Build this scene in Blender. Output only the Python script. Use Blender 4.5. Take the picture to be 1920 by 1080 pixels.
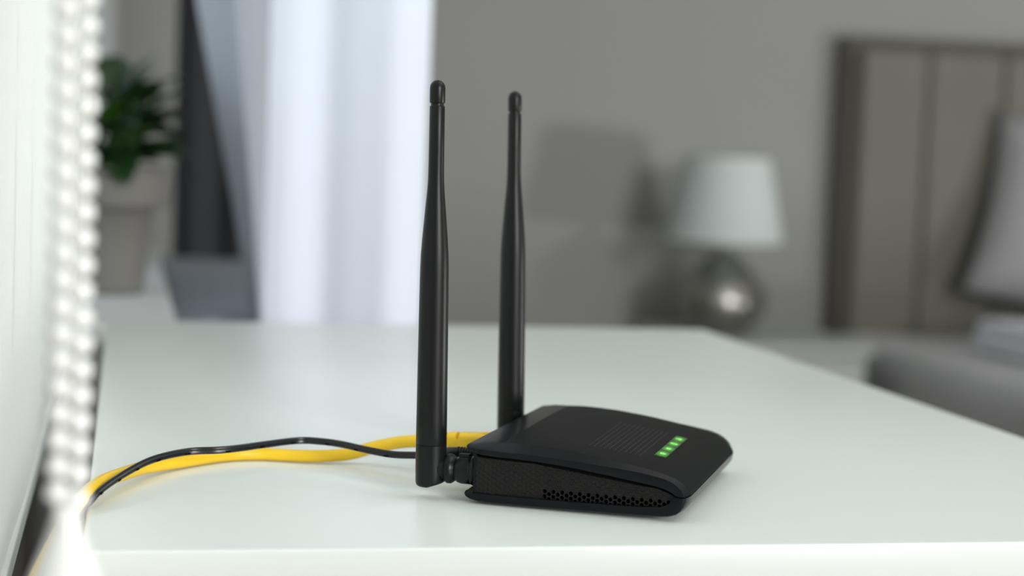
import bpy, bmesh, math, random
from mathutils import Vector, Matrix, noise
random.seed(7)
S = bpy.context.scene
COL = S.collection
for o in list(bpy.data.objects): bpy.data.objects.remove(o)

# ------------------------------------------------------------------ camera
TT = 0.78                      # height of the dresser top; the lens is 0.138 above it
CAMZ = TT + 0.138
cam_d = bpy.data.cameras.new('camera'); cam = bpy.data.objects.new('camera', cam_d); COL.objects.link(cam)
cam_d.sensor_width = 36.0; cam_d.lens = 3377.0 / 1920 * 36
cam_d.clip_start = 0.02; cam_d.clip_end = 60
R = ((0.9773227, -0.0204637, 0.2107642), (-0.2083976, 0.0835957, 0.9744651), (0.0375601, 0.9962896, -0.0774354))
cam.matrix_world = Matrix(((R[0][0], R[0][1], -R[0][2], 0), (R[1][0], R[1][1], -R[1][2], 0),
                           (R[2][0], R[2][1], -R[2][2], CAMZ), (0, 0, 0, 1)))
cam_d.dof.use_dof = True; cam_d.dof.focus_distance = 0.700; cam_d.dof.aperture_fstop = 6.6
S.camera = cam

# ------------------------------------------------------------------ world and lights
w = bpy.data.worlds.new('world'); S.world = w; w.use_nodes = True
w.node_tree.nodes['Background'].inputs[0].default_value = (0.97, 1.0, 1.0, 1)
w.node_tree.nodes['Background'].inputs[1].default_value = 0.25
S.view_settings.view_transform = 'Standard'; S.view_settings.look = 'None'
S.view_settings.gamma = 1; S.view_settings.use_curve_mapping = False
S.view_settings.exposure = 0.0

def area(name, loc, target, sx, sy, power, color):
    d = bpy.data.lights.new(name, 'AREA'); d.shape = 'RECTANGLE'; d.size = sx; d.size_y = sy
    d.energy = power; d.color = color
    o = bpy.data.objects.new(name, d); COL.objects.link(o); o.location = loc
    o.rotation_euler = (Vector(target) - Vector(loc)).to_track_quat('-Z', 'Y').to_euler()
    return o
area('key_light', (2.0, -3.6, 1.85), (0.5, 1.2, 0.75), 1.3, 1.5, 185, (1.0, 1.0, 0.965))  # unseen soft source behind the camera, direction taken from the lamp's shadow
area('side_light', (4.1, 0.2, 0.35), (1.2, 4.0, 0.8), 0.30, 0.30, 66, (1.0, 0.98, 0.95))  # small low source out of view, placed from the lamp's shadow on the wall
area('top_fill_light', (1.3, 0.6, 2.55), (1.1, 0.9, 0), 1.6, 1.6, 16, (0.95, 1.0, 1.0))  # added soft fill to brighten the dresser top, no fixture modelled
area('window_daylight', (-0.62, 1.78, 1.45), (0.3, 1.8, 0.95), 0.9, 1.2, 4, (0.80, 0.90, 1.0))
area('blind_daylight', (-0.60, 0.95, 1.05), (0.0, 0.95, 0.92), 1.0, 0.8, 6.9, (0.97, 1.0, 0.985))

# ------------------------------------------------------------------ materials
def mat(name, color, rough=0.5, metal=0.0, spec=0.5, var=0.04, vscale=20.0, bump=0.0, bscale=400.0,
        coat=0.0, trans=0.0, emis=None, estr=0.0, sheen=0.0, rvar=0.0):
    m = bpy.data.materials.new(name); m.use_nodes = True
    nt = m.node_tree; b = nt.nodes['Principled BSDF']
    b.inputs['Roughness'].default_value = rough; b.inputs['Metallic'].default_value = metal
    b.inputs['Specular IOR Level'].default_value = spec
    b.inputs['Coat Weight'].default_value = coat; b.inputs['Coat Roughness'].default_value = 0.15
    b.inputs['Sheen Weight'].default_value = sheen
    tc = nt.nodes.new('ShaderNodeTexCoord')
    n = nt.nodes.new('ShaderNodeTexNoise'); n.inputs['Scale'].default_value = vscale; n.inputs['Detail'].default_value = 4
    nt.links.new(tc.outputs['Object'], n.inputs['Vector'])
    r = nt.nodes.new('ShaderNodeMapRange'); r.inputs['To Min'].default_value = 1 - var; r.inputs['To Max'].default_value = 1 + var
    nt.links.new(n.outputs['Fac'], r.inputs['Value'])
    mx = nt.nodes.new('ShaderNodeVectorMath'); mx.operation = 'SCALE'
    mx.inputs[0].default_value = color[:3]; nt.links.new(r.outputs['Result'], mx.inputs['Scale'])
    nt.links.new(mx.outputs['Vector'], b.inputs['Base Color'])
    if rvar:
        r2 = nt.nodes.new('ShaderNodeMapRange'); r2.inputs['To Min'].default_value = rough - rvar; r2.inputs['To Max'].default_value = rough + rvar
        nt.links.new(n.outputs['Fac'], r2.inputs['Value']); nt.links.new(r2.outputs['Result'], b.inputs['Roughness'])
    if bump:
        nb = nt.nodes.new('ShaderNodeTexNoise'); nb.inputs['Scale'].default_value = bscale; nb.inputs['Detail'].default_value = 2
        nt.links.new(tc.outputs['Object'], nb.inputs['Vector'])
        bp = nt.nodes.new('ShaderNodeBump'); bp.inputs['Strength'].default_value = bump; bp.inputs['Distance'].default_value = 0.0006
        nt.links.new(nb.outputs['Fac'], bp.inputs['Height']); nt.links.new(bp.outputs['Normal'], b.inputs['Normal'])
    if emis:
        b.inputs['Emission Color'].default_value = (*emis, 1); b.inputs['Emission Strength'].default_value = estr
    if trans:
        out = nt.nodes['Material Output']; tl = nt.nodes.new('ShaderNodeBsdfTranslucent')
        nt.links.new(mx.outputs['Vector'], tl.inputs['Color'])
        ms = nt.nodes.new('ShaderNodeMixShader'); ms.inputs['Fac'].default_value = trans
        nt.links.new(b.outputs[0], ms.inputs[1]); nt.links.new(tl.outputs[0], ms.inputs[2]); nt.links.new(ms.outputs[0], out.inputs['Surface'])
    return m
M = dict(
    table=mat('white_lacquer', (0.725, 0.780, 0.760), 0.28, spec=0.55, var=0.008, vscale=6, bump=0.03, bscale=900),
    wall=mat('grey_wall_paint', (0.280, 0.285, 0.275), 0.9, spec=0.2, var=0.03, vscale=2.5, bump=0.1, bscale=200),
    wall_side=mat('side_wall_paint', (0.42, 0.43, 0.42), 0.9, spec=0.2, var=0.03, vscale=2.5, bump=0.1, bscale=200),
    ceil=mat('ceiling_paint', (0.75, 0.75, 0.74), 0.95, spec=0.1, var=0.02),
    trim=mat('white_trim', (0.72, 0.75, 0.75), 0.4, var=0.01),
    wood=mat('floor_wood', (0.19, 0.15, 0.115), 0.45, var=0.25, vscale=7, rvar=0.08),
    recess=mat('recess_shade_tone', (0.085, 0.080, 0.075), 0.9, spec=0.1, var=0.05),  # wall colour darkened to hold the shade of the gap beside the dresser
    sillm=mat('sill_white', (0.56, 0.585, 0.59), 0.4, var=0.01),
    shell=mat('satin_black_plastic', (0.0040, 0.0052, 0.0066), 0.24, spec=0.17, var=0.04, vscale=80, bump=0.02, bscale=2600),
    panel=mat('matte_black_plastic', (0.0050, 0.0062, 0.0064), 0.40, spec=0.06, var=0.05, vscale=80, bump=0.05, bscale=3800),
    grille=mat('black_grille_plastic', (0.0070, 0.0068, 0.0066), 0.42, spec=0.25, var=0.15, vscale=300),
    hole=mat('deep_black', (0.003, 0.003, 0.003), 0.7, spec=0.2),
    dots=mat('glint_lifted_bumps', (0.045, 0.045, 0.045), 0.2, spec=0.8),  # base colour raised to paint in the glints on the dots
    ant=mat('black_rubber', (0.0070, 0.0080, 0.0080), 0.34, spec=0.22, var=0.06, vscale=60, bump=0.08, bscale=3600),
    hinge=mat('black_hinge_plastic', (0.005, 0.0055, 0.006), 0.33, spec=0.25, var=0.05, vscale=100),
    yellow=mat('yellow_cable_jacket', (0.86, 0.56, 0.018), 0.38, spec=0.45, var=0.03, vscale=40),
    cable=mat('black_cable_jacket', (0.006, 0.007, 0.009), 0.28, spec=0.45, var=0.05),
    cableprint=mat('dark_cable_print', (0.002, 0.002, 0.002), 0.8, spec=0.05),
    metal=mat('nickel', (0.7, 0.7, 0.68), 0.2, metal=1.0),
    gold=mat('contact_gold', (0.8, 0.55, 0.2), 0.25, metal=1.0),
    clear=mat('led_window_plastic', (0.022, 0.036, 0.018), 0.25, spec=0.3, var=0.02),
    blind=mat('white_blind_fabric', (0.885, 0.885, 0.875), 0.85, spec=0.2, var=0.02, vscale=150, bump=0.5, bscale=1100, trans=0.35),
    white=mat('white_plastic', (0.83, 0.845, 0.83), 0.3, var=0.01),
    cord=mat('white_cord', (0.80, 0.81, 0.79), 0.7, var=0.02),
    sheer=mat('white_sheer_fabric', (0.80, 0.862, 0.985), 0.9, spec=0.1, var=0.015, vscale=30, trans=0.25),
    sheershade=mat('sheer_shade_grey', (0.33, 0.362, 0.41), 0.9, spec=0.1, var=0.04, vscale=20, trans=0.15),  # for the sheer's shaded left fold; the shade is in this grey colour
    darkdrape=mat('charcoal_drape', (0.034, 0.037, 0.042), 0.95, spec=0.1, var=0.1, vscale=20),
    slate=mat('slate_fabric', (0.25, 0.28, 0.32), 0.85, spec=0.2, var=0.05, vscale=40),
    pot=mat('stone_grey_ceramic', (0.115, 0.112, 0.104), 0.6, spec=0.3, var=0.05, vscale=30),
    soil=mat('potting_soil', (0.035, 0.024, 0.016), 0.95, var=0.4, vscale=200),
    leaf=mat('dark_green_leaf', (0.009, 0.030, 0.007), 0.38, spec=0.5, var=0.3, vscale=25),
    leaf2=mat('fresh_green_leaf', (0.022, 0.068, 0.006), 0.42, spec=0.5, var=0.2, vscale=25),
    stem=mat('green_stem', (0.03, 0.08, 0.02), 0.6),
    shade=mat('white_lampshade_fabric', (0.76, 0.81, 0.81), 0.9, spec=0.1, var=0.02, vscale=60, trans=0.45),
    brushed=mat('silvered_glass', (0.33, 0.325, 0.30), 0.30, metal=0.9, var=0.35, vscale=60, rvar=0.08),
    nstand=mat('pale_grey_lacquer', (0.43, 0.45, 0.435), 0.5, var=0.01),
    hboard=mat('taupe_velvet', (0.162, 0.157, 0.134), 0.9, spec=0.1, var=0.10, vscale=6, sheen=0.1),
    hframe=mat('dark_taupe_frame', (0.10, 0.092, 0.08), 0.85, spec=0.1, var=0.05),
    blanket=mat('grey_blanket', (0.50, 0.51, 0.525), 0.95, spec=0.1, var=0.05, vscale=15, bump=0.4, bscale=120),
    bedbase=mat('grey_bed_upholstery', (0.13, 0.13, 0.13), 0.9, var=0.05),
    sheet=mat('white_bed_linen', (0.80, 0.82, 0.89), 0.9, spec=0.1, var=0.03),
    pillow=mat('pale_pillow_cotton', (0.30, 0.30, 0.31), 0.9, spec=0.1, var=0.03),
)
def led_material():
    # a diode behind a diffuser: its light is strongest over the diode and dies away around it
    m = bpy.data.materials.new('green_diode_light'); m.use_nodes = True; nt = m.node_tree; b = nt.nodes['Principled BSDF']
    b.inputs['Base Color'].default_value = (0.022, 0.036, 0.018, 1); b.inputs['Roughness'].default_value = 0.25; b.inputs['Specular IOR Level'].default_value = 0.3
    tc = nt.nodes.new('ShaderNodeTexCoord'); mp = nt.nodes.new('ShaderNodeMapping'); mp.inputs['Scale'].default_value = (1/0.0033, 1/0.0074, 1/0.004)
    g = nt.nodes.new('ShaderNodeTexGradient'); g.gradient_type = 'QUADRATIC_SPHERE'
    rp = nt.nodes.new('ShaderNodeMapRange'); rp.inputs['From Max'].default_value = 0.72; rp.inputs['To Min'].default_value = 0.03; rp.inputs['To Max'].default_value = 0.75
    nt.links.new(tc.outputs['Object'], mp.inputs[0]); nt.links.new(mp.outputs[0], g.inputs[0]); nt.links.new(g.outputs['Fac'], rp.inputs[0])
    b.inputs['Emission Color'].default_value = (0.13, 0.92, 0.045, 1); nt.links.new(rp.outputs[0], b.inputs['Emission Strength'])
    return m
M['led'] = led_material()
M['icon'] = mat('lit_icon', (0.3, 0.6, 0.2), 0.4, emis=(0.38, 1.0, 0.22), estr=0.95)
def glass_mat():
    m = bpy.data.materials.new('window_glass'); m.use_nodes = True; nt = m.node_tree
    t = nt.nodes.new('ShaderNodeBsdfTransparent'); t.inputs[0].default_value = (0.93, 0.96, 0.96, 1)
    g = nt.nodes.new('ShaderNodeBsdfGlossy'); g.inputs['Roughness'].default_value = 0.02
    ms = nt.nodes.new('ShaderNodeMixShader'); ms.inputs[0].default_value = 0.07
    nt.links.new(t.outputs[0], ms.inputs[1]); nt.links.new(g.outputs[0], ms.inputs[2]); nt.links.new(ms.outputs[0], nt.nodes['Material Output'].inputs[0])
    return m
M['glass'] = glass_mat()

# ------------------------------------------------------------------ helpers
def obj(name, bm, m, parent=None, smooth=False, angle=None, **props):
    me = bpy.data.meshes.new(name); bmesh.ops.recalc_face_normals(bm, faces=bm.faces); bm.to_mesh(me); bm.free()
    me.materials.append(M[m] if isinstance(m, str) else m)
    if smooth or angle:
        for p in me.polygons: p.use_smooth = True
    if angle:
        me.set_sharp_from_angle(angle=math.radians(angle))
    o = bpy.data.objects.new(name, me); COL.objects.link(o)
    if parent: o.parent = parent
    for k, v in props.items(): o[k] = v
    return o
def tag(o, label, cat, group=None, kind=None):
    o['label'] = label; o['category'] = cat
    if group: o['group'] = group
    if kind: o['kind'] = kind
    return o
def thing(name, label, cat, loc=(0, 0, 0), rotz=0.0, group=None):
    o = bpy.data.objects.new(name, None); COL.objects.link(o); o.empty_display_size = 0.05
    o.location = loc; o.rotation_euler = (0, 0, rotz)
    return tag(o, label, cat, group)
def box(bm, x0, x1, y0, y1, z0, z1, bev=0.0, seg=2):
    r = bmesh.ops.create_cube(bm, size=1.0); vs = r['verts']
    for v in vs: v.co = Vector(((x0 + x1) / 2 + v.co.x * (x1 - x0), (y0 + y1) / 2 + v.co.y * (y1 - y0), (z0 + z1) / 2 + v.co.z * (z1 - z0)))
    if bev:
        es = list({e for v in vs for e in v.link_edges})
        bmesh.ops.bevel(bm, geom=es, offset=bev, segments=seg, profile=0.5, affect='EDGES')
    return bm
def B(*a, **k): return box(bmesh.new(), *a, **k)
def lathe(bm, prof, n=32, axis='z', c=(0, 0, 0), ex=1.0, ey=1.0, cap=True):
    rings = []
    for (r, h) in prof:
        ring = []
        for i in range(n):
            a = 2 * math.pi * i / n; p, q = r * ex * math.cos(a), r * ey * math.sin(a)
            co = (p, q, h) if axis == 'z' else (h, p, q)
            ring.append(bm.verts.new((co[0] + c[0], co[1] + c[1], co[2] + c[2])))
        rings.append(ring)
    for a, b in zip(rings, rings[1:]):
        for i in range(n): bm.faces.new((a[i], a[(i + 1) % n], b[(i + 1) % n], b[i]))
    if cap:
        bm.faces.new(rings[0][::-1]); bm.faces.new(rings[-1])
    return bm
def catmull(pts, k=10):
    P = [Vector(p) for p in pts]; P = [P[0] * 2 - P[1]] + P + [P[-1] * 2 - P[-2]]; out = []
    for i in range(1, len(P) - 2):
        for j in range(k):
            t = j / k; a, b, c, d = P[i - 1:i + 3]
            out.append(0.5 * ((2 * b) + (c - a) * t + (2 * a - 5 * b + 4 * c - d) * t * t + (3 * b - a - 3 * c + d) * t ** 3))
    out.append(P[-2].copy()); return out
def sweep(bm, path, section, up=Vector((0, 0, 1)), cap=True, twist=0.0):
    """section: list of (side, up) offsets"""
    rings = []
    for i, p in enumerate(path):
        t = (path[min(i + 1, len(path) - 1)] - path[max(i - 1, 0)]).normalized()
        s = t.cross(up)
        if s.length < 1e-4: s = Vector((1, 0, 0))
        s.normalize(); u = s.cross(t).normalized()
        rings.append([bm.verts.new(p + s * a + u * b) for a, b in section])
    n = len(section)
    for a, b in zip(rings, rings[1:]):
        for i in range(n): bm.faces.new((a[i], a[(i + 1) % n], b[(i + 1) % n], b[i]))
    if cap: bm.faces.new(rings[0][::-1]); bm.faces.new(rings[-1])
    return bm
def circ(r, n=16, sx=1.0, sy=1.0): return [(r * sx * math.cos(2 * math.pi * i / n), r * sy * math.sin(2 * math.pi * i / n)) for i in range(n)]
def lerp(x, tab):
    if x <= tab[0][0]: return tab[0][1]
    for (a, b), (c, d) in zip(tab, tab[1:]):
        if x <= c: return b + (d - b) * (x - a) / (c - a)
    return tab[-1][1]

# ------------------------------------------------------------------ room
HB = 4.15            # back wall
CZ = 2.7
obj('floor', B(-0.9, 5.2, -3.2, HB + 0.1, -0.06, 0.0), 'wood', kind='structure')
obj('wall_back', B(-0.1, 5.2, HB, HB + 0.1, 0.0, CZ), 'wall', kind='structure')
obj('ceiling', B(-0.9, 5.2, -3.2, HB + 0.1, CZ, CZ + 0.08), 'ceil', kind='structure')
obj('baseboard_back', B(-0.02, 5.2, HB - 0.014, HB, 0.0, 0.09, bev=0.003), 'trim', kind='structure')
# left wall beyond the window recess
obj('wall_left', B(-0.18, -0.020, 2.12, HB, 0.0, CZ), 'wall_side', kind='structure')
# wall under the window (set back from the dresser, whose shade is put into its dark colour) and over it
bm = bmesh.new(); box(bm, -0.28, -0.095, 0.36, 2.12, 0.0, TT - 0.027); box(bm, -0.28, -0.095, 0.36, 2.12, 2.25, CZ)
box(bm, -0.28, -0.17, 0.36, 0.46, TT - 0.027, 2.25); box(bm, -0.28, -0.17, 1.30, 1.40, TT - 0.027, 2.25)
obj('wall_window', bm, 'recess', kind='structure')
def window(n, y0, y1):
    z0, z1 = TT - 0.004, 2.25
    bm = bmesh.new(); t = 0.05
    for a in ((y0, y0 + t, z0, z1), (y1 - t, y1, z0, z1), (y0 + t, y1 - t, z0, z0 + t), (y0 + t, y1 - t, z1 - t, z1)):
        box(bm, -0.255, -0.205, a[0], a[1], a[2], a[3], bev=0.004)
    f = obj('window_%d' % n, bm, 'trim', kind='structure')
    obj('pane', B(-0.235, -0.229, y0 + t, y1 - t, z0 + t, z1 - t), 'glass', f)
window(1, 0.46, 1.30); window(2, 1.40, 2.12)
obj('trim_1', B(-0.205, 0.043, 1.450, 2.50, TT - 0.0315, TT - 0.013, bev=0.003), 'sillm', kind='structure', label='white windowsill board under the potted plant')

# ------------------------------------------------------------------ dresser
X0, X1, Y0, Y1 = -0.0115, 0.452, 0.6015, 1.3615
dr = thing('dresser', 'white lacquered chest of drawers carrying the black router', 'dresser', (0, 0, 0))
obj('top_board', B(X0, X1, Y0, Y1, TT - 0.019, TT, bev=0.0011, seg=3), 'table', dr, angle=40)
bm = bmesh.new(); box(bm, X0 + 0.002, X1 - 0.018, Y0 + 0.001, Y0 + 0.019, 0.09, TT - 0.0195, bev=0.001)
obj('side_panel', bm, 'table', dr)
obj('side_panel', B(X0 + 0.002, X1 - 0.018, Y1 - 0.019, Y1 - 0.001, 0.09, TT - 0.0195, bev=0.001), 'table', dr)
obj('back_panel', B(X0 + 0.004, X0 + 0.010, Y0 + 0.0195, Y1 - 0.0195, 0.09, TT - 0.0195), 'table', dr)
obj('bottom_board', B(X0 + 0.0105, X1 - 0.018, Y0 + 0.0195, Y1 - 0.0195, 0.09, 0.108), 'table', dr)
for i in range(4):
    za = 0.092 + i * 0.1665
    d = obj('drawer', B(X1 - 0.0175, X1 - 0.001, Y0 + 0.003, Y1 - 0.003, za, za + 0.1635, bev=0.0012), 'table', dr)
    for yk in (Y0 + 0.2, Y1 - 0.2):
        k = lathe(bmesh.new(), [(0.005, -0.001), (0.005, 0.012), (0.013, 0.016), (0.014, 0.022), (0.010, 0.026)], 20, 'x', (X1 - 0.001, yk, za + 0.08))
        obj('knob', k, 'metal', d, smooth=True)
for lx in (X0 + 0.02, X1 - 0.06):
    for ly in (Y0 + 0.02, Y1 - 0.06):
        obj('leg', B(lx, lx + 0.04, ly, ly + 0.04, 0.0, 0.09, bev=0.002), 'table', dr)

# ------------------------------------------------------------------ router
TH = -0.48082
rt = thing('router', 'black two-antenna wireless router with four green lights on the dresser', 'router', (0.1287, 0.6776, TT), TH)
WD = 0.1200
def prism(pts, v0, v1, bev=0.0, seg=2):
    bm = bmesh.new(); a = [bm.verts.new((u, v0, z)) for u, z in pts]; b = [bm.verts.new((u, v1, z)) for u, z in pts]; n = len(pts)
    bm.faces.new(a); bm.faces.new(b[::-1])
    for i in range(n): bm.faces.new((a[i], b[i], b[(i + 1) % n], a[(i + 1) % n]))
    if bev:
        es = [e for e in bm.edges if (e.verts[0] in a and e.verts[1] in a) or (e.verts[0] in b and e.verts[1] in b)]
        bmesh.ops.bevel(bm, geom=es, offset=bev, segments=seg, profile=0.5, affect='EDGES', clamp_overlap=True)
    return bm
# lower shell
low = [(0.0026, 0.0054), (0.0015, 0.0050), (0.0010, 0.0041), (0.0015, 0.0030), (0.0035, 0.0019), (0.0075, 0.0012), (0.013, 0.0009), (0.03, 0.0010), (0.05, 0.0012),
       (0.066, 0.0014), (0.078, 0.0017), (0.0825, 0.0020), (0.0855, 0.0029), (0.0874, 0.0043), (0.0888, 0.0062), (0.0893, 0.0080), (0.0895, 0.0096),
       (0.0850, 0.0096), (0.0838, 0.0078), (0.0818, 0.0065), (0.079, 0.0057), (0.071, 0.0051), (0.06, 0.0048), (0.045, 0.0046), (0.03, 0.0045), (0.015, 0.0045), (0.004, 0.0047)]
bm = bmesh.new(); rings = []
cu_ = sum(p[0] for p in low) / len(low)
for v, ins, du in ((0.0002, 0.0010, 0.0018), (0.0004, 0.0004, 0.0016), (0.0010, 0.0, 0.0013), (0.0026, 0.0, 0.0008), (0.0048, 0.0, 0.0003), (0.0072, 0.0, 0.0),
                   (WD - 0.0072, 0.0, 0.0), (WD - 0.0048, 0.0, 0.0005), (WD - 0.0026, 0.0, 0.0009), (WD - 0.0010, 0.0, 0.0015), (WD - 0.0004, 0.0004, 0.0018), (WD - 0.0002, 0.0010, 0.0020)):
    rg_ = []
    for u, z in low:
        zz = z + ins * (1 if z < 0.003 else (-0.15 if z > 0.0042 else 0))
        uu = u - (du + ins * 0.6) * max(0, (u - 0.078) / 0.0134) + (ins + du * 0.6) * max(0, (0.013 - u) / 0.013)
        rg_.append(bm.verts.new((uu, v, zz)))
    rings.append(rg_)
bm.faces.new(rings[0]); bm.faces.new(rings[-1][::-1])
for a, b in zip(rings, rings[1:]):
    for i in range(len(low)): bm.faces.new((a[i], b[i], b[(i + 1) % len(low)], a[(i + 1) % len(low)]))
obj('base_shell', bm, 'shell', rt, angle=35)
# inner body, seen as the dark core behind the grille and the back face
core = [(0.0058, 0.0035), (0.0500, 0.0030), (0.080, 0.0035), (0.0850, 0.0080), (0.0866, 0.0096), (0.0862, 0.0108), (0.0840, 0.0128), (0.080, 0.0140), (0.071, 0.0160), (0.060, 0.0182), (0.045, 0.0198), (0.02, 0.0208), (0.0058, 0.0205)]
obj('inner_body', prism(core, 0.0042, WD - 0.0042), 'hole', rt)
# lid: stations (inner edge u,z | crease u,z | lower edge u,z)
ST = [((0.0022, .0231), (0.0022, .0226), (0.0030, .0214)), ((0.0045, .0233), (0.0045, .0221), (0.0048, .0203)), ((0.0085, .0238), (0.0085, .0217), (0.0088, .0195)),
      ((0.0150, .0248), (0.0150, .0215), (0.0150, .0192)), ((0.0185, .0250), (0.0185, .0214), (0.0185, .0191)), ((0.0230, .0251), (0.0230, .0213), (0.0230, .0190)),
      ((0.030, .0249), (0.030, .0210), (0.030, .0187)), ((0.038, .0244), (0.038, .0207), (0.038, .0181)), ((0.047, .0234), (0.047, .0201), (0.047, .0172)),
      ((0.054, .0225), (0.054, .0195), (0.054, .0163)), ((0.059, .0217), (0.0592, .0191), (0.0592, .0157)), ((0.065, .0207), (0.065, .0186), (0.065, .0149)),
      ((0.070, .0199), (0.070, .0181), (0.070, .0142)), ((0.0750, .0190), (0.0745, .0175), (0.0743, .0137)), ((0.0790, .0182), (0.0777, .0170), (0.0770, .0133)),
      ((0.0817, .01750), (0.0803, .0165), (0.0790, .0129)), ((0.0843, .0166), (0.0829, .0158), (0.0811, .0124)), ((0.0864, .0156), (0.0850, .0149), (0.0828, .0118)),
      ((0.0882, .0144), (0.0867, .0137), (0.0842, .0112)), ((0.0896, .0130), (0.0880, .0125), (0.0850, .0107)), ((0.0906, .0116), (0.0889, .0113), (0.0857, .0103)),
      ((0.0912, .0100), (0.0894, .0100), (0.0862, .0100))]
ST = [tuple((u - (0.0017 * (u - 0.07) / 0.0212 if u > 0.07 else 0), z - (0.0010 if q == 0 and k_ > 2 else 0.0)) for q, (u, z) in enumerate(st)) for k_, st in enumerate(ST)]
ST[-1] = (ST[-1][0][0], 0.0100), ST[-1][1], ST[-1][2]
ST[-2] = (ST[-2][0][0], 0.0111), (ST[-2][1][0], 0.0109), ST[-2][2]
NV = 26
lidb = bmesh.new(); panb = bmesh.new()
def crown_fade(u): return min(1.0, max(0.0, (0.0890 - u) / 0.010))
def strip_rows():
    rows = []
    for (ui, zi), (uc, zc), (ul, zl) in ST:
        k = min(1.0, ui / 0.0150); vb = 0.0015 + 0.0050 * k
        if ui > 0.07: vb = 0.0065 + 0.0005 * (ui - 0.07) / 0.02
        row = [(ul, 0.0032, zl - 0.0003), (ul, 0.0006, zl), (ul * .5 + uc * .5, 0.0001, zl * .45 + zc * .55), (uc, 0.0, zc)]
        for j in range(NV + 1):
            s = j / NV; v = vb + (WD - 2 * vb) * s
            row.append((ui, v, zi + k * crown_fade(ui) * (0.0005 * (1 - (2 * s - 1) ** 4) + 0.0010 * s)))
        row += [(uc, WD, zc + 0.0008 * k * crown_fade(ui)), (ul * .5 + uc * .5, WD - 0.0001, zl * .45 + zc * .55), (ul, WD - 0.0006, zl), (ul, WD - 0.0032, zl - 0.0003)]
        rows.append(row)
    return rows
rows = strip_rows()
for r_ in rows:
    for q_ in range(len(r_)):
        u, v, z = r_[q_]
        if u > 0.080 and v > WD - 0.0075:
            k = (v - (WD - 0.0075)) / 0.0075
            r_[q_] = (u + 0.0004 * k * (u - 0.080) / 0.011, v, z)
PF = 4; PL = 4 + NV     # first and last columns of the panel
P0 = 3                                       # panel starts at station 3
def grid(bm, r0, r1, c0, c1):
    cache = {}
    def vtx(i, j):
        if (i, j) not in cache: cache[(i, j)] = bm.verts.new(rows[i][j])
        return cache[(i, j)]
    return vtx
vl = grid(lidb, 0, 0, 0, 0); vp = grid(panb, 0, 0, 0, 0)
nc = len(rows[0])
for i in range(len(rows) - 1):
    for j in range(nc - 1):
        inpanel = i >= P0 and PF <= j < PL
        f = vp if inpanel else vl; bmx = panb if inpanel else lidb
        bmx.faces.new((f(i, j), f(i + 1, j), f(i + 1, j + 1), f(i, j + 1)))
# back skirt and nose lip of the lid
bk = [lidb.verts.new((0.0050, max(0.0032, min(WD - 0.0032, p[1])), 0.0190)) for p in rows[0]]
for j in range(nc - 1): lidb.faces.new((vl(0, j), vl(0, j + 1), bk[j + 1], bk[j]))
obj('lid', lidb, 'shell', rt, angle=24)
obj('top_panel', panb, 'panel', rt, angle=30, label='matte black top panel')
# honeycomb side grille (near and far side)
def ztop(u): return lerp(u, [(0.0, .0200), (0.004, .0192), (0.0079, .0183), (0.0292, .0177), (0.0502, .0152), (0.071, .0128), (0.0775, .0123), (0.0808, .0112), (0.0835, .0100), (0.0850, .0092)])
def zbot(u): return lerp(u, [(0.0, .0040), (0.06, .0040), (0.075, .0045), (0.0805, .0054), (0.0838, .0076), (0.0850, .0090)])
def grille(v, sgn):
    bm = bmesh.new(); px = 0.00172; pz = 0.00199; ra = pz / math.sqrt(3)
    def pt(u, dv, z):
        u = min(max(u, 0.0060), 0.0849); z = min(max(z, zbot(u)), ztop(u)); return bm.verts.new((u, v + sgn * dv, z))
    i = 0; u = 0.0062
    while u < 0.0858:
        z = 0.0035 + (pz / 2 if i % 2 else 0)
        while z < 0.021:
            if zbot(u) - 0.001 < z < ztop(u) + 0.001:
                deep = (z < 0.0078 and u > 0.0325)
                faint = max(0.0, 1 - u / 0.016)
                wi = 0.80 if deep else 0.78 - 0.25 * faint
                d = 0.0019 if deep else 0.00024 * (1 - 0.6 * faint)
                o_, i_, b_ = [], [], []
                for k in range(6):
                    a = math.radians(60 * k)
                    cu, cz = math.cos(a) * px / 1.5, math.sin(a) * ra
                    o_.append(pt(u + cu, 0, z + cz)); i_.append(pt(u + cu * wi, 0, z + cz * wi)); b_.append(pt(u + cu * wi * 0.88, d, z + cz * wi * 0.88))
                for k in range(6):
                    l = (k + 1) % 6
                    bm.faces.new((o_[k], o_[l], i_[l], i_[k])); bm.faces.new((i_[k], i_[l], b_[l], b_[k]))
                if not deep: bm.faces.new(b_)
            z += pz
        u += px; i += 1
    bmesh.ops.dissolve_degenerate(bm, dist=1e-6, edges=bm.edges)
    return bm
obj('side_grille', grille(0.0014, 1), 'grille', rt, kind='stuff', label='black honeycomb vent covering')
obj('side_grille', grille(WD - 0.0014, -1), 'grille', rt, kind='stuff', label='black honeycomb vent covering')
obj('corner_post', prism([(0.0050, 0.0040), (0.0062, 0.0040), (0.0062, 0.0198), (0.0050, 0.0204)], 0.0013, WD - 0.0013), 'shell', rt)
# top surface height for things set into it
def top_z(u, v):
    t = [(a[0][0], a[0][1]) for a in ST]; s = (v - 0.0065) / (WD - 0.013)
    return lerp(u, t) + 0.0005 * (1 - (2 * s - 1) ** 4) + 0.0010 * s
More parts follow.
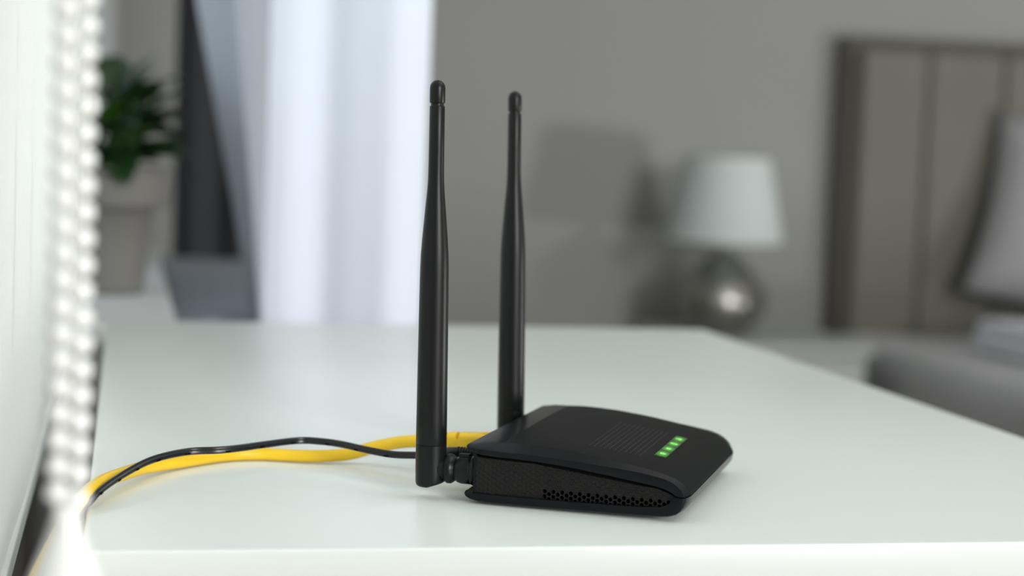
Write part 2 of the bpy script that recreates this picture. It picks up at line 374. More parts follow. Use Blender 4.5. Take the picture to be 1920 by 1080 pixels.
# rows of fine bumps
bm = bmesh.new()
for r in range(11):
    u = 0.0457 + r * 0.00198; v = 0.0225 + 0.0003 * r
    while v < 0.0835:
        z = top_z(u, v); q = []
        for k in range(5):
            a = 2 * math.pi * k / 5; q.append(bm.verts.new((u + 0.00021 * math.cos(a), v + 0.00021 * math.sin(a), z - 0.00004)))
        c = bm.verts.new((u, v, z + 0.00018))
        for k in range(5): bm.faces.new((q[k], q[(k + 1) % 5], c))
        v += 0.00125
obj('dimple_rows', bm, 'dots', rt, kind='stuff', smooth=True, label='rows of tiny raised dots')
# light window
UA, UB, VA, VB = 0.0697, 0.0746, 0.0315, 0.0820
def patch(bm, u0, u1, v0, v1, lift, n=10):
    g = [[bm.verts.new((u, v0 + (v1 - v0) * j / n, top_z(u, v0 + (v1 - v0) * j / n) + lift)) for j in range(n + 1)] for u in (u0, (u0 + u1) / 2, u1)]
    for a, b in zip(g, g[1:]):
        for j in range(n): bm.faces.new((a[j], b[j], b[j + 1], a[j + 1]))
    return bm
rimb = bmesh.new(); patch(rimb, UA - 0.00035, UB + 0.00035, VA - 0.0006, VB + 0.0006, 0.00003)
obj('window_recess', rimb, 'hole', rt)
lw = obj('light_window', patch(bmesh.new(), UA, UB, VA, VB, 0.00007), 'clear', rt, label='dark green tinted strip over the lights')
slope = math.atan2(top_z(0.073, .06) - top_z(0.0695, .06), 0.0035)
for k in range(4):
    v = 0.0385 + k * 0.0122; u = 0.07215; z = top_z(u, v) + 0.00020
    bm = bmesh.new(); hw, hl = (UB - UA) / 2 - 0.0001, 0.0061
    vs = [bm.verts.new((a, b, 0)) for a, b in ((-hw, -hl), (hw, -hl), (hw, hl), (-hw, hl))]; bm.faces.new(vs)
    led = obj('light', bm, 'led', rt); led.location = (u, v, z); led.rotation_euler = (0.0083, -slope, 0)
    bm = bmesh.new(); zz = 0.00005
    def bar(x0, y0, x1, y1, wd=0.00016):
        d = Vector((x1 - x0, y1 - y0, 0)).normalized(); n = Vector((-d.y, d.x, 0)) * wd; a = Vector((x0, y0, zz)); b = Vector((x1, y1, zz))
        bm.faces.new([bm.verts.new(p) for p in (a - n, b - n, b + n, a + n)])
    def arc(cx, cy, r, a0, a1, wd=0.00016, n=10):
        pts = [(cx + r * math.cos(math.radians(a0 + (a1 - a0) * i / n)), cy + r * math.sin(math.radians(a0 + (a1 - a0) * i / n))) for i in range(n + 1)]
        for p, q in zip(pts, pts[1:]): bar(*p, *q, wd)
    if k == 0:   # power mark
        arc(0.0001, 0, 0.0011, 45, 315); bar(-0.0002, 0, 0.0013, 0)
    elif k == 1:  # small plug mark
        bar(-0.0009, -0.0007, 0.0009, -0.0007, 0.0002); bar(-0.0009, 0.0005, 0.0009, 0.0005, 0.0002); bar(-0.0005, -0.0007, -0.0005, 0.0005, 0.0002); bar(0.0006, -0.0007, 0.0006, 0.0005, 0.0002)
    elif k == 2:  # wide network mark
        bar(-0.0016, 0, 0.0016, 0, 0.00022); bar(-0.0010, 0.0009, -0.0010, -0.0009); bar(0.0010, 0.0009, 0.0010, -0.0009)
    else:        # wave mark
        arc(-0.0012, 0, 0.0011, -50, 50); arc(-0.0012, 0, 0.0020, -50, 50); arc(-0.0012, 0, 0.0003, 0, 350, 0.00018, 6)
    ic = obj('icon', bm, 'icon', led)
# feet, sockets on the back
for fu in (0.016, 0.074):
    for fv in (0.016, WD - 0.016):
        obj('foot', lathe(bmesh.new(), [(0.0052, 0.0), (0.0055, 0.0004), (0.0055, 0.0022)], 20, 'z', (fu, fv, 0)), 'hole', rt, smooth=False)
for k, v in enumerate((0.044, 0.060, 0.076, 0.092)):
    obj('network_socket', B(0.0046, 0.0070, v - 0.0066, v + 0.0066, 0.0068, 0.0170, bev=0.0004), 'hole', rt)
obj('power_socket', lathe(bmesh.new(), [(0.0045, 0.0036), (0.0045, 0.0062)], 20, 'x', (0, 0.0285, 0.0142)), 'hinge', rt)

def antenna(v, ub, lean, zoff=0.0):
    """barrel, tip cap, foot knuckle and hinge; own axis at the foot"""
    a = bpy.data.objects.new('antenna', None); COL.objects.link(a); a.parent = rt; a.location = (ub, v, 0.0); a.empty_display_size = 0.02
    prof = [(0.00595, 0.02122), (0.0061, 0.0214), (0.00607, 0.03), (0.00592, 0.055), (0.00572, 0.080), (0.00562, 0.090), (0.00545, 0.0955), (0.00505, 0.1015), (0.00450, 0.108),
            (0.00395, 0.1145), (0.00345, 0.120), (0.00318, 0.1240), (0.00308, 0.128), (0.00302, 0.138), (0.00298, 0.1528), (0.00285, 0.1531), (0.0026, 0.1532)]
    bar = obj('barrel', lathe(bmesh.new(), prof, 40, ex=1.0, ey=0.92), 'ant', a, angle=40)
    cap = [(0.0025, 0.1530), (0.0025, 0.1541), (0.0029, 0.1543), (0.00303, 0.1548), (0.00303, 0.1600)] + [(0.00303 * math.cos(math.radians(t)), 0.1601 + 0.00303 * math.sin(math.radians(t))) for t in (20, 40, 60, 78)] + [(0.0001, 0.16315)]
    tip = obj('tip_cap', lathe(bmesh.new(), cap, 32), 'ant', a, angle=40)
    kn = bmesh.new(); lathe(kn, [(0.0035, 0.0046), (0.0050, 0.0047), (0.0057, 0.0053), (0.0060, 0.0062), (0.00612, 0.012), (0.00608, 0.0211), (0.00595, 0.02118)], 40, ex=1.0, ey=0.95)
    for vt in kn.verts:      # foot is cut slanting up towards the hinge
        if vt.co.z < 0.008 and vt.co.x > 0: vt.co.z += (0.008 - vt.co.z) * min(1, vt.co.x / 0.006) * 0.55
    k = obj('knuckle', kn, 'ant', a, angle=40)
    for o in (bar, tip, k): o.rotation_euler = (0, lean, 0)
    return a
def hinge(v, ub):
    zc = 0.0122; h = bpy.data.objects.new('hinge', None); COL.objects.link(h); h.parent = rt; h.location = (0, v, zc); h.empty_display_size = 0.01
    s = ub + 0.0136
    obj('pivot_block', lathe(bmesh.new(), [(0.0030, -0.0125 + s), (0.0044, -0.0110 + s), (0.0046, -0.0088 + s), (0.0046, -0.0072 + s), (0.0040, -0.0068 + s)], 28, 'x'), 'hinge', h, angle=35)
    obj('flange', lathe(bmesh.new(), [(0.0036, -0.0078 + s), (0.0052, -0.0074 + s), (0.0058, -0.0066 + s), (0.0058, -0.0052 + s), (0.0052, -0.0042 + s), (0.0043, -0.0033 + s)], 36, 'x'), 'hinge', h, angle=35)
    bm = lathe(bmesh.new(), [(0.0040, -0.0040 + s), (0.0046, -0.0032 + s), (0.0053, -0.0020), (0.0056, -0.0010), (0.0056, 0.0026), (0.0052, 0.0034), (0.0048, 0.0036)], 12, 'x')
    obj('nut', bm, 'hinge', h, angle=50)
    obj('collar', lathe(bmesh.new(), [(0.0044, 0.0030), (0.0056, 0.0033), (0.0058, 0.0039), (0.0057, 0.0046), (0.0046, 0.0052)], 36, 'x'), 'hinge', h, angle=35)
    rb = B(-0.0022, 0.0022, -0.0012, 0.0012, 0.0048, 0.0064, bev=0.0003); obj('latch_rib', rb, 'ant', h)
antenna(0.0060, -0.0136, -0.0170); hinge(0.0060, -0.0136)
antenna(0.1120, -0.0105, -0.0255); hinge(0.1120, -0.0105)

# ------------------------------------------------------------------ cables
ct, st_ = math.cos(TH), math.sin(TH)
def RW(u, v, z): return Vector((0.1287 + u * ct - v * st_, 0.6776 + u * st_ + v * ct, TT + z))
yc = thing('ethernet_cable', 'thick yellow network cable running from the router over the dresser edge', 'cable')
yp = [RW(-0.024, 0.060, 0.0142), (0.1230, 0.7501, TT + 0.0122), (0.1159, 0.7559, TT + 0.0105), (0.1063, 0.7612, TT + 0.0075), (0.0975, 0.7637, TT + 0.0045), (0.0898, 0.7641, TT + 0.0035), (0.0789, 0.7650, TT + 0.0031),
      (0.0683, 0.7687, TT + 0.0029), (0.0575, 0.7713, TT + 0.0029), (0.0430, 0.7673, TT + 0.0029), (0.0242, 0.7508, TT + 0.0031), (0.0106, 0.7326, TT + 0.0042), (0.0034, 0.7177, TT + 0.0050), (-0.0062, 0.6935, TT + 0.0058),
      (-0.0117, 0.6748, TT + 0.0050), (-0.0160, 0.6640, TT + 0.0012), (-0.0195, 0.6550, TT - 0.0027), (-0.0232, 0.6250, TT - 0.0056), (-0.0258, 0.6020, TT - 0.0081), (-0.0286, 0.5750, TT - 0.0110), (-0.0300, 0.5550, TT - 0.0180),
      (-0.0305, 0.5420, TT - 0.040), (-0.0310, 0.538, TT - 0.12), (-0.034, 0.54, TT - 0.40), (-0.05, 0.56, 0.10), (-0.06, 0.50, 0.0035)]
obj('jacket', sweep(bmesh.new(), catmull(yp, 8), circ(0.0027, 16)), 'yellow', yc, smooth=True)
def box_pts(L): return L
# moulded plug boot, lies along the router's -u axis
plug = bpy.data.objects.new('plug', None); COL.objects.link(plug); plug.parent = yc; plug.empty_display_size = 0.02
plug.matrix_world = Matrix.Translation(RW(0, 0.060, 0.0142)) @ Matrix.Rotation(TH, 4, 'Z')
bt = bmesh.new()
def rr(cx, a, b, r=0.35):
    return [(cx, a * math.copysign(abs(math.cos(t)) ** r, math.cos(t)), b * math.copysign(abs(math.sin(t)) ** r, math.sin(t))) for t in [2 * math.pi * (i + 0.5) / 24 for i in range(24)]]
def top_cut(sec, zc): return [(p[0], p[1], min(p[2], zc)) for p in sec]
secs = [rr(-0.0285, .0024, .0024, .9), rr(-0.0278, .0031, .0030, .8), rr(-0.0248, .0033, .0031, .7), rr(-0.0246, .0028, .0026, .7), rr(-0.0234, .0028, .0026, .7), rr(-0.0232, .0036, .0034, .6), rr(-0.0196, .0040, .0036, .6),
        top_cut(rr(-0.0194, .0040, .0036, .6), .0012), top_cut(rr(-0.0182, .0042, .0036, .6), .0012), rr(-0.0180, .0044, .0037, .5), rr(-0.0150, .0050, .0038, .5), rr(-0.0100, .0057, .0040, .45), rr(-0.0040, .0060, .0038, .4), rr(0.0035, .0060, .0036, .4)]
ring = [[bt.verts.new(p) for p in s] for s in secs]
for a, b in zip(ring, ring[1:]):
    for i in range(24): bt.faces.new((a[i], a[(i + 1) % 24], b[(i + 1) % 24], b[i]))
bt.faces.new(ring[0][::-1]); bt.faces.new(ring[-1])
obj('boot', bt, 'yellow', plug, angle=40)
obj('boot_tab', B(-0.0085, 0.0015, -0.0022, 0.0022, 0.0030, 0.0045, bev=0.0006), 'yellow', plug)
obj('connector', B(0.0033, 0.0045, -0.0055, 0.0055, -0.0035, 0.0030), 'white', plug)

bc = thing('power_cable', 'thin flat black power cable crossing over the yellow network cable', 'cable')
kp = [RW(-0.015, 0.0285, 0.0142), RW(-0.019, 0.0286, 0.0130), (0.1177, 0.7166, TT + 0.0120), (0.1088, 0.7230, TT + 0.0112), (0.0999, 0.7308, TT + 0.0116), (0.0903, 0.7427, TT + 0.0120), (0.0821, 0.7499, TT + 0.0120), (0.0731, 0.7518, TT + 0.0120),
      (0.0593, 0.7435, TT + 0.0118), (0.0479, 0.7360, TT + 0.0115), (0.0391, 0.7326, TT + 0.0112), (0.0263, 0.7310, TT + 0.0108), (0.0132, 0.7195, TT + 0.0098), (0.0033, 0.7016, TT + 0.0082), (-0.0060, 0.6798, TT + 0.0058), (-0.0099, 0.6708, TT + 0.0032),
      (-0.0126, 0.6725, TT + 0.0004), (-0.0136, 0.6810, TT - 0.0050), (-0.0133, 0.6940, TT - 0.018), (-0.0135, 0.706, TT - 0.10), (-0.0150, 0.71, TT - 0.4), (-0.024, 0.70, 0.004)]
kpath = catmull(kp, 10)
def eight(s=1.0):
    out = []
    for i in range(20):
        t = 2 * math.pi * i / 20; z = 0.00150 * math.cos(t); x = 0.00088 * math.sin(t) * (0.42 + 0.58 * min(1, abs(z) / 0.0008))
        out.append((x * s, z * s))
    return out
jk = obj('jacket', sweep(bmesh.new(), kpath, eight()), 'cable', bc, smooth=True)
bm = bmesh.new(); L = 0.0; nxt = 0.010
for i in range(1, len(kpath) - 1):   # printed dashes along the face towards the room
    L += (kpath[i] - kpath[i - 1]).length
    if L > nxt and i < 150:
        t = (kpath[i + 1] - kpath[i - 1]).normalized(); s = t.cross(Vector((0, 0, 1))).normalized(); u = s.cross(t)
        for sg in (1, -1):
            c = kpath[i] + s * sg * 0.00080 - u * 0.00075
            q = [c + t * a + u * b + s * sg * (0.0001) for a, b in ((-0.0012, -0.00035), (0.0012, -0.00035), (0.0012, 0.00035), (-0.0012, 0.00035))]
            bm.faces.new([bm.verts.new(p) for p in q])
        nxt = L + 0.0155
obj('printed_dashes', bm, 'cableprint', bc)
pk = bpy.data.objects.new('barrel_plug', None); COL.objects.link(pk); pk.parent = bc; pk.empty_display_size = 0.01
pk.matrix_world = Matrix.Translation(RW(0, 0.0285, 0.0142)) @ Matrix.Rotation(TH, 4, 'Z')
obj('plug_body', lathe(bmesh.new(), [(0.0012, -0.0205), (0.0017, -0.020), (0.0024, -0.0140), (0.0027, -0.0105), (0.0026, -0.0100)], 24, 'x'), 'cable', pk, smooth=True)
rib = bmesh.new(); h = -0.0100; pr = [(0.0026, h)]
for i in range(6): pr += [(0.0030, h + 0.0002), (0.0030, h + 0.0007), (0.0025, h + 0.0008), (0.0025, h + 0.0011)]; h += 0.0012
pr += [(0.0032, h), (0.0032, 0.0020)]
obj('ribbed_grip', lathe(rib, pr, 24, 'x'), 'cable', pk)
obj('metal_tip', lathe(bmesh.new(), [(0.0027, 0.0020), (0.0027, 0.0040)], 20, 'x'), 'metal', pk)

# ------------------------------------------------------------------ roller blind with its bead chain
rb = thing('roller_blind', 'white roller blind with bead chain hanging at the window beside the dresser', 'blind')
bm = bmesh.new(); ny, nz = 24, 30
g = [[bm.verts.new((-0.0405 + 0.0006 * math.sin(i * 0.9), 0.40 + 1.23 * i / ny, TT - 0.022 + (2.18 - TT) * j / nz)) for j in range(nz + 1)] for i in range(ny + 1)]
for i in range(ny):
    for j in range(nz): bm.faces.new((g[i][j], g[i + 1][j], g[i + 1][j + 1], g[i][j + 1]))
r_ = bmesh.ops.solidify(bm, geom=bm.faces[:], thickness=0.0006)
obj('fabric', bm, 'blind', rb, smooth=False)
obj('bottom_bar', B(-0.0418, -0.0388, 0.400, 1.630, TT - 0.030, TT - 0.0215, bev=0.001), 'white', rb, label='white bar along the hem')
obj('roller_tube', lathe(bmesh.new(), [(0.02, 0.0), (0.02, 1.27)], 24), 'white', rb).matrix_world = Matrix.Translation((-0.055, 0.395, 2.17)) @ Matrix.Rotation(-math.pi / 2, 4, 'X')
obj('side_bracket', B(-0.085, -0.002, 0.388, 0.432, 2.13, 2.21, bev=0.004), 'white', rb)
ch = bmesh.new()
CA, CB_ = (-0.0093, 0.4200), (-0.0137, 0.4120)
ZC0 = CAMZ - 0.086
for (x, y) in (CA, CB_): lathe(ch, [(0.0006, ZC0 - 0.004), (0.0006, 2.16)], 8, 'z', (x, y, 0))
cho = obj('bead_chain', ch, 'cord', rb, smooth=True)
b0 = bmesh.new(); bmesh.ops.create_icosphere(b0, subdivisions=2, radius=0.00285)
bead = obj('bead', b0, 'white', cho, smooth=True)
first = True
for (x, y), ph in ((CA, CAMZ + 0.0237), (CB_, CAMZ + 0.0208)):
    z = ph - 0.0060 * int((ph - ZC0) / 0.0060)
    for k in range(30):
        zz = z + 0.0060 * k
        if first: o = bead; first = False
        else: o = bead.copy(); COL.objects.link(o); o.parent = cho
        o.location = (x, y, zz)
up = bmesh.new()
for (x, y), ph in ((CA, CAMZ + 0.0237), (CB_, CAMZ + 0.0208)):
    z = ph - 0.0060 * int((ph - ZC0) / 0.0060) + 0.18
    while z < 2.15:
        bmesh.ops.create_icosphere(up, subdivisions=1, radius=0.00285, matrix=Matrix.Translation((x, y, z))); z += 0.0060
obj('upper_beads', up, 'white', cho, smooth=True, kind='stuff')
wt = [(0.0026, ZC0 + 0.001), (0.0034, ZC0 - 0.001), (0.0040, ZC0 - 0.004), (0.0052, ZC0 - 0.008), (0.0070, ZC0 - 0.0125), (0.0086, ZC0 - 0.017), (0.0100, ZC0 - 0.024), (0.0108, ZC0 - 0.034), (0.0105, ZC0 - 0.046), (0.008, ZC0 - 0.056), (0.004, ZC0 - 0.061)]
obj('chain_weight', lathe(bmesh.new(), wt, 32, 'z', (-0.0115, 0.415, 0)), 'white', rb, smooth=True, label='white drop-shaped chain weight')

# ------------------------------------------------------------------ potted plant on the sill
SZ = TT - 0.013
pl = thing('potted_plant', 'leafy dark green plant in a grey pot on the white windowsill', 'plant', (-0.0215, 1.75, SZ))
po = obj('pot', lathe(bmesh.new(), [(0.0380, 0.0), (0.0405, 0.002), (0.0440, 0.040), (0.0478, 0.078), (0.0500, 0.0815), (0.0615, 0.0825), (0.0645, 0.084), (0.0675, 0.118), (0.0665, 0.1195), (0.0590, 0.1195), (0.0575, 0.104), (0.054, 0.102)], 48), 'pot', pl, angle=40)
sb = bmesh.new(); lathe(sb, [(0.056, 0.100), (0.0562, 0.106), (0.03, 0.109), (0.005, 0.110)], 32); obj('soil', sb, 'soil', pl, smooth=True)
def leaf_mesh(length, width, cup=0.25, bend=0.5):
    bm = bmesh.new(); n = 8; rows_ = []
    for i in range(n + 1):
        t = i / n; wd = width * 0.5 * (math.sin(math.pi * t ** 0.85) ** 0.8 if 0 < t < 1 else 0.02)
        ang = bend * t; y = length * (math.sin(ang) / max(bend, 1e-3)); z = -length * (1 - math.cos(ang)) / max(bend, 1e-3)
        rows_.append([bm.verts.new((wd * s, y, z + cup * wd * abs(s))) for s in (-1, -0.5, 0, 0.5, 1)])
    for a, b in zip(rows_, rows_[1:]):
        for i in range(4): bm.faces.new((a[i], a[i + 1], b[i + 1], b[i]))
    return bm
random.seed(11)
stems = bmesh.new(); leaves = []
spec = []
for k in range(64):
    az = random.uniform(0, 2 * math.pi); el = random.uniform(0.12, 1.35); rad = random.uniform(0.020, 0.070)
    spec.append((az, el, rad, random.uniform(0.036, 0.056), 'leaf' if random.random() < 0.8 else 'leaf2'))
spec += [(-1.2, 0.55, 0.045, 0.075, 'leaf2'), (-1.5, 0.25, 0.040, 0.070, 'leaf2'), (-0.35, 0.85, 0.060, 0.052, 'leaf'), (-0.5, 0.6, 0.046, 0.045, 'leaf'), (-0.9, 0.9, 0.07, 0.05, 'leaf'), (-1.3, -0.25, 0.05, 0.05, 'leaf'), (2.6, 1.1, 0.085, 0.055, 'leaf'), (-0.2, 1.05, 0.075, 0.050, 'leaf'), (0.5, 0.7, 0.055, 0.048, 'leaf'), (-0.7, 0.35, 0.048, 0.045, 'leaf'), (1.0, 0.9, 0.06, 0.05, 'leaf'), (-0.4, 0.3, 0.050, 0.040, 'leaf')]
for az, el, rad, ln, mt in spec:
    d = Vector((math.cos(az) * math.cos(el), math.sin(az) * math.cos(el), math.sin(el)))
    base = Vector((0.012 * math.cos(az), 0.012 * math.sin(az), 0.106)); tip = base + Vector((d.x * rad * 0.75, d.y * rad * 0.75, 0.012 + abs(d.z) * rad * 1.15))
    sweep(stems, catmull([base, (base + tip) / 2 + Vector((0, 0, 0.006)), tip], 3), circ(0.0011, 6))
    if tip.x > 0.046 or (tip.y < -0.055 and tip.x < 0): continue
    lf = obj('leaf', leaf_mesh(ln, ln * random.uniform(0.62, 0.80), 0.25, random.uniform(0.3, 1.0)), mt, pl, smooth=True)
    rot = Matrix.Rotation(az - math.pi / 2 + random.uniform(-.3, .3), 4, 'Z') @ Matrix.Rotation(min(1.3, el * 0.8 + random.uniform(-0.2, 0.3)), 4, 'X') @ Matrix.Rotation(random.uniform(-0.5, 0.5), 4, 'Y')
    lf.matrix_local = Matrix.Translation(tip - d * 0.006) @ rot
obj('stems', stems, 'stem', pl, kind='stuff')

# ------------------------------------------------------------------ curtains
def drape(x0, x1, y, z0, z1, folds, amp, seed, n=160, m=60, edge=None):
    bm = bmesh.new(); rg = random.Random(seed); ph = [rg.uniform(0, 6.28) for _ in range(4)]; rows_ = []
    if edge: ph[0] = 1.45
    for j in range(m + 1):
        t = j / m; z = z0 + (z1 - z0) * t; row = []; xa = edge(z) if edge else x0
        for i in range(n + 1):
            s = i / n; xx0 = xa; x = xx0 + (x1 - xx0) * s
            a = s * folds * 2 * math.pi + ph[0]
            yy = amp * (math.sin(a) + 0.35 * math.sin(a * 0.53 + ph[1]) + 0.2 * math.sin(a * 2.1 + ph[2])) * (0.75 + 0.35 * (1 - t))
            row.append(bm.verts.new((x + 0.15 * amp * math.sin(a * 2 + ph[3]), y + yy, z)))
        rows_.append(row)
    for a, b in zip(rows_, rows_[1:]):
        for i in range(n): bm.faces.new((a[i], a[i + 1], b[i + 1], b[i]))
    return bm
def curtain(name, label, m, x0, x1, y, z0, folds, amp, seed, edge=None):
    t = thing(name, label, 'curtain', ((x0 + x1) / 2, y, 0))
    f = obj('fabric', drape(x0, x1, y, z0, 2.40, folds, amp, seed, edge=edge), m, t, smooth=True); f.location = (-(x0 + x1) / 2, -y, 0)
    hd = bmesh.new(); k = 0; x = x0 + 0.01
    while x < x1 - 0.005:
        bmesh.ops.create_uvsphere(hd, u_segments=8, v_segments=6, radius=0.006, matrix=Matrix.Translation((x - (x0 + x1) / 2, 0, 2.405))); x += 0.03
    obj('gathered_hooks', hd, 'white', t, kind='stuff')
    return t
curtain('sheer_curtain', 'bright white sheer curtain hanging in soft folds behind the router', 'sheer', 0.1340, 0.3030, 1.84, 0.01, 1.55, 0.0065, 5)
def left_edge(z):
    r = z - CAMZ
    return 0.034 if r > 0.26 else (0.1245 if r < -0.186 else 0.1245 - (r + 0.186) * (0.1245 - 0.034) / 0.446)
curtain('shaded_sheer_fold', 'left fold of the white sheer curtain, its shade put into a blue-grey colour', 'sheershade', 0.0600, 0.1325, 1.760, 0.01, 1.0, 0.014, 9, edge=left_edge)
curtain('dark_curtain', 'charcoal curtain hanging farthest back behind the slate desk', 'darkdrape', 0.0770, 0.2600, 3.05, 0.01, 2.5, 0.012, 3)
tr = thing('curtain_rail', 'white ceiling curtain rail above the sheer curtain', 'rail', (0, 0, 0))
obj('track', B(0.02, 0.40, 1.74, 1.87, 2.415, 2.435, bev=0.003), 'white', tr)
obj('bracket', B(0.20, 0.23, 1.82, 1.86, 2.435, CZ), 'white', tr)
tr = thing('curtain_rail', 'white ceiling curtain rail above the charcoal curtain', 'rail', (0, 0, 0))
obj('track', B(0.04, 0.32, 3.02, 3.08, 2.415, 2.435, bev=0.003), 'white', tr)
obj('bracket', B(0.15, 0.18, 3.03, 3.07, 2.435, CZ), 'white', tr)

# ------------------------------------------------------------------ slate desk behind the curtain
DZ = CAMZ - 0.190
dk = thing('desk', 'slate grey desk partly hidden behind the white curtain', 'desk', (0.0, 0.0, 0))
bm = bmesh.new()
pts = [(0.049, 1.935), (0.330, 1.935), (0.330, 2.56), (0.163, 2.600), (0.0700, 2.815)]
pts = [(0.049, 1.935), (0.300, 1.935), (0.300, 2.81), (0.056, 2.86)]
a = [bm.verts.new((x, y, DZ - 0.03)) for x, y in pts]; b = [bm.verts.new((x, y, DZ)) for x, y in pts]
bm.faces.new(a[::-1]); bm.faces.new(b)
for i in range(4): bm.faces.new((a[i], a[(i + 1) % 4], b[(i + 1) % 4], b[i]))
bmesh.ops.bevel(bm, geom=bm.edges[:], offset=0.004, segments=2, affect='EDGES')
obj('desk_top', bm, 'slate', dk)
for x, y in ((0.06, 1.95), (0.255, 1.95), (0.255, 2.74), (0.07, 2.76)):
    obj('leg', B(x, x + 0.035, y, y + 0.035, 0.0, DZ - 0.03, bev=0.002), 'slate', dk)
obj('apron', B(0.075, 0.270, 1.962, 1.978, DZ - 0.11, DZ - 0.03), 'slate', dk)

# ------------------------------------------------------------------ nightstand and lamp
NZ = CAMZ - 0.400
ns = thing('nightstand', 'pale grey nightstand beside the bed, carrying the lamp', 'nightstand', (1.397, 3.87, 0))
obj('top', B(-0.205, 0.205, -0.225, 0.225, NZ - 0.022, NZ, bev=0.004), 'nstand', ns)
obj('body', B(-0.195, 0.195, -0.200, 0.220, 0.09, NZ - 0.022, bev=0.002), 'nstand', ns)
for i in range(2):
    za = 0.10 + i * 0.197
    d = obj('drawer', B(-0.188, 0.188, -0.216, -0.2005, za, za + 0.190, bev=0.002), 'nstand', ns)
    obj('knob', lathe(bmesh.new(), [(0.006, 0.0), (0.006, 0.015), (0.014, 0.02), (0.012, 0.028)], 16), 'metal', d, smooth=True).matrix_local = Matrix.Translation((0, -0.216, za + 0.095)) @ Matrix.Rotation(math.pi / 2, 4, 'X')
for x in (-0.18, 0.14):
    for y in (-0.19, 0.17): obj('leg', B(x, x + 0.04, y, y + 0.04, 0, 0.09), 'nstand', ns)
lp = thing('table_lamp', 'table lamp with white conical shade and round silvered base on the nightstand', 'lamp', (1.3155, 3.85, NZ))
base = [(0.052, 0.0), (0.060, 0.003), (0.060, 0.008), (0.064, 0.012), (0.085, 0.032), (0.097, 0.055), (0.1005, 0.078), (0.095, 0.100), (0.082, 0.124), (0.064, 0.146), (0.046, 0.164), (0.030, 0.178), (0.020, 0.186), (0.016, 0.192), (0.016, 0.196)]
obj('base', lathe(bmesh.new(), base, 48), 'brushed', lp, smooth=True, label='round silvered base')
obj('neck', lathe(bmesh.new(), [(0.013, 0.195), (0.013, 0.232), (0.017, 0.234), (0.017, 0.262)], 24), 'white', lp, smooth=False)
obj('bulb', lathe(bmesh.new(), [(0.012, 0.262), (0.016, 0.275), (0.028, 0.300), (0.030, 0.318), (0.022, 0.338), (0.002, 0.348)], 24), 'white', lp, smooth=True)
sh = bmesh.new(); zb, ztp = 0.2085, 0.3985
lathe(sh, [(0.1315, zb), (0.0945, ztp), (0.0930, ztp), (0.1300, zb), (0.1315, zb)], 64, cap=False)
obj('lamp_shade', sh, 'shade', lp, angle=40, label='white fabric conical shade')
rg = bmesh.new()
for rz, rr_ in ((zb, 0.1315), (ztp, 0.0942)): sweep(rg, [Vector((rr_ * math.cos(a), rr_ * math.sin(a), rz)) for a in [2 * math.pi * i / 48 for i in range(49)]], circ(0.0013, 6), cap=False)
for k in range(3):
    a = 2 * math.pi * k / 3; sweep(rg, [Vector((0.016 * math.cos(a), 0.016 * math.sin(a), 0.264)), Vector((0.0942 * math.cos(a), 0.0942 * math.sin(a), ztp - 0.004))], circ(0.0012, 6))
obj('shade_ring', rg, 'metal', lp)

# ------------------------------------------------------------------ bed
bd = thing('bed', 'upholstered bed with tall taupe channelled headboard and grey blanket', 'bed', (2.5, 4.0, 0))
bx, by = -2.5, -4.0
HT = CAMZ + 0.298
fr = bmesh.new(); box(fr, 1.680 + bx, 3.40 + bx, 4.085 + by, 4.145 + by, 0.05, HT, bev=0.008)
obj('headboard_frame', fr, 'hframe', bd)
for k in range(8):
    xa = 1.688 + k * 0.1985; xw = 0.1945
    if k == 0: xa, xw = 1.712, 0.1705
    obj('headboard_panel', B(xa + bx, xa + xw + bx, 4.050 + by, 4.086 + by, 0.25, HT - 0.030, bev=0.016, seg=4), 'hboard', bd, smooth=False)
obj('bed_base', B(1.665 + bx, 3.34 + bx, 2.00 + by, 4.045 + by, 0.10, 0.30, bev=0.02), 'bedbase', bd)
for x in (1.72, 3.24):
    for y in (2.05, 3.9): obj('leg', B(x + bx, x + 0.05 + bx, y + by, y + 0.05 + by, 0, 0.10), 'hframe', bd)
obj('mattress', B(1.670 + bx, 3.335 + bx, 2.02 + by, 4.04 + by, 0.30, 0.475, bev=0.04, seg=4), 'sheet', bd, smooth=True)
bl = bmesh.new(); NX, NY = 50, 60
gx = []
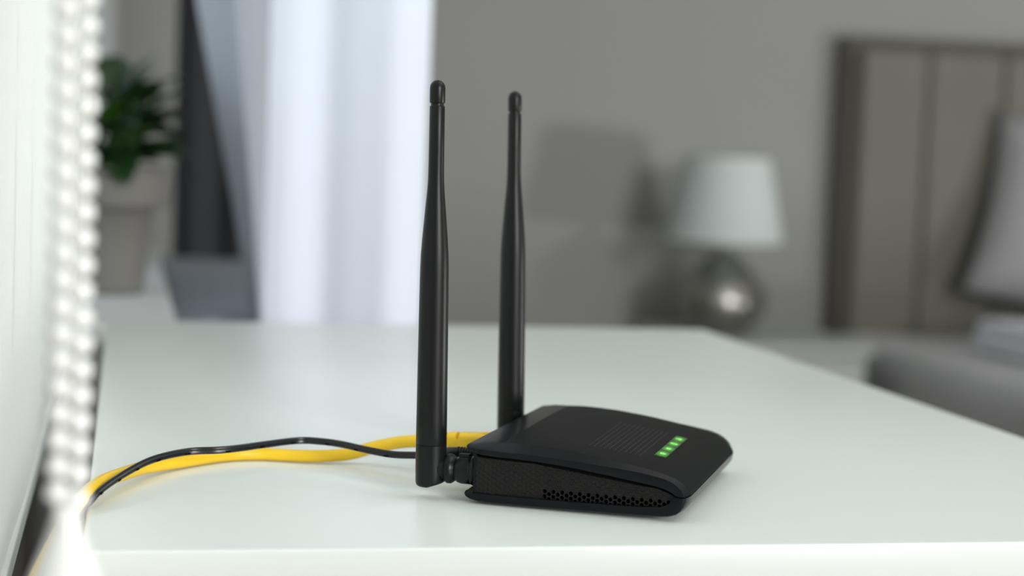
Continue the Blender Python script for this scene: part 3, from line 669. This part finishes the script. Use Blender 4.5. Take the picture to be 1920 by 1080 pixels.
for i in range(NX + 1):
    colv = []
    for j in range(NY + 1):
        s = i / NX; y = 1.99 + 2.03 * j / NY
        # blanket drops down at the near-left side
        d = s * 2.25 - 0.28
        if d < 0: x, z = 1.650 + 0.02 * math.sin(y * 9) * min(1, -d * 4), 0.505 + d
        else: x, z = 1.650 + d * 0.80, 0.505
        if -0.03 < d < 0.05: z = 0.505 - 0.012 * (1 - (d + 0.03) / 0.08); x = 1.650 + (d + 0.03) * 0.5
        nz_ = 0.007 * noise.noise(Vector((x * 5, y * 4, 1.3)))
        colv.append(bl.verts.new((x + bx, y + by, z + nz_)))
    gx.append(colv)
for i in range(NX):
    for j in range(NY): bl.faces.new((gx[i][j], gx[i + 1][j], gx[i + 1][j + 1], gx[i][j + 1]))
obj('blanket', bl, 'blanket', bd, smooth=True, label='grey blanket')
def pillow(name, label, loc, sx, sy, sz, rot, m):
    bm = bmesh.new(); bmesh.ops.create_cube(bm, size=1.0); bmesh.ops.subdivide_edges(bm, edges=bm.edges[:], cuts=11, use_grid_fill=True)
    for v in bm.verts:
        x, y, z = v.co * 2
        f = (1 - abs(x) ** 3.5) * (1 - abs(y) ** 3.5); f = max(f, 0.0) ** 0.5
        pinch = 1 - 0.07 * (1 - abs(y) ** 2) * abs(x) ** 4; pinch2 = 1 - 0.07 * (1 - abs(x) ** 2) * abs(y) ** 4
        v.co = Vector((x * sx / 2 * pinch, y * sy / 2 * pinch2, z * sz / 2 * (0.06 + 0.94 * f) + 0.006 * noise.noise(Vector((x * 2, y * 2, 3.1)))))
    t = thing(name, label, 'pillow', loc)
    c = obj('case', bm, m, t, smooth=True); c.rotation_euler = rot
    return t
pillow('pillow', 'pale grey pillow leaning upright against the headboard', (2.300, 3.945, 0.765), 0.62, 0.46, 0.15, (math.radians(76), math.radians(14), math.radians(-6)), 'pillow')
# folded white throw lying on the blanket near the pillow
fb = thing('folded_throw', 'folded white throw lying flat on the grey blanket', 'throw', (2.02, 3.50, 0.512))
for k in range(3):
    obj('fold_layer', B(-0.19 + 0.006 * k, 0.25, -0.13 + 0.004 * k, 0.15, 0.003 + k * 0.022, 0.0245 + k * 0.022, bev=0.006, seg=3), 'sheet', fb, smooth=False)
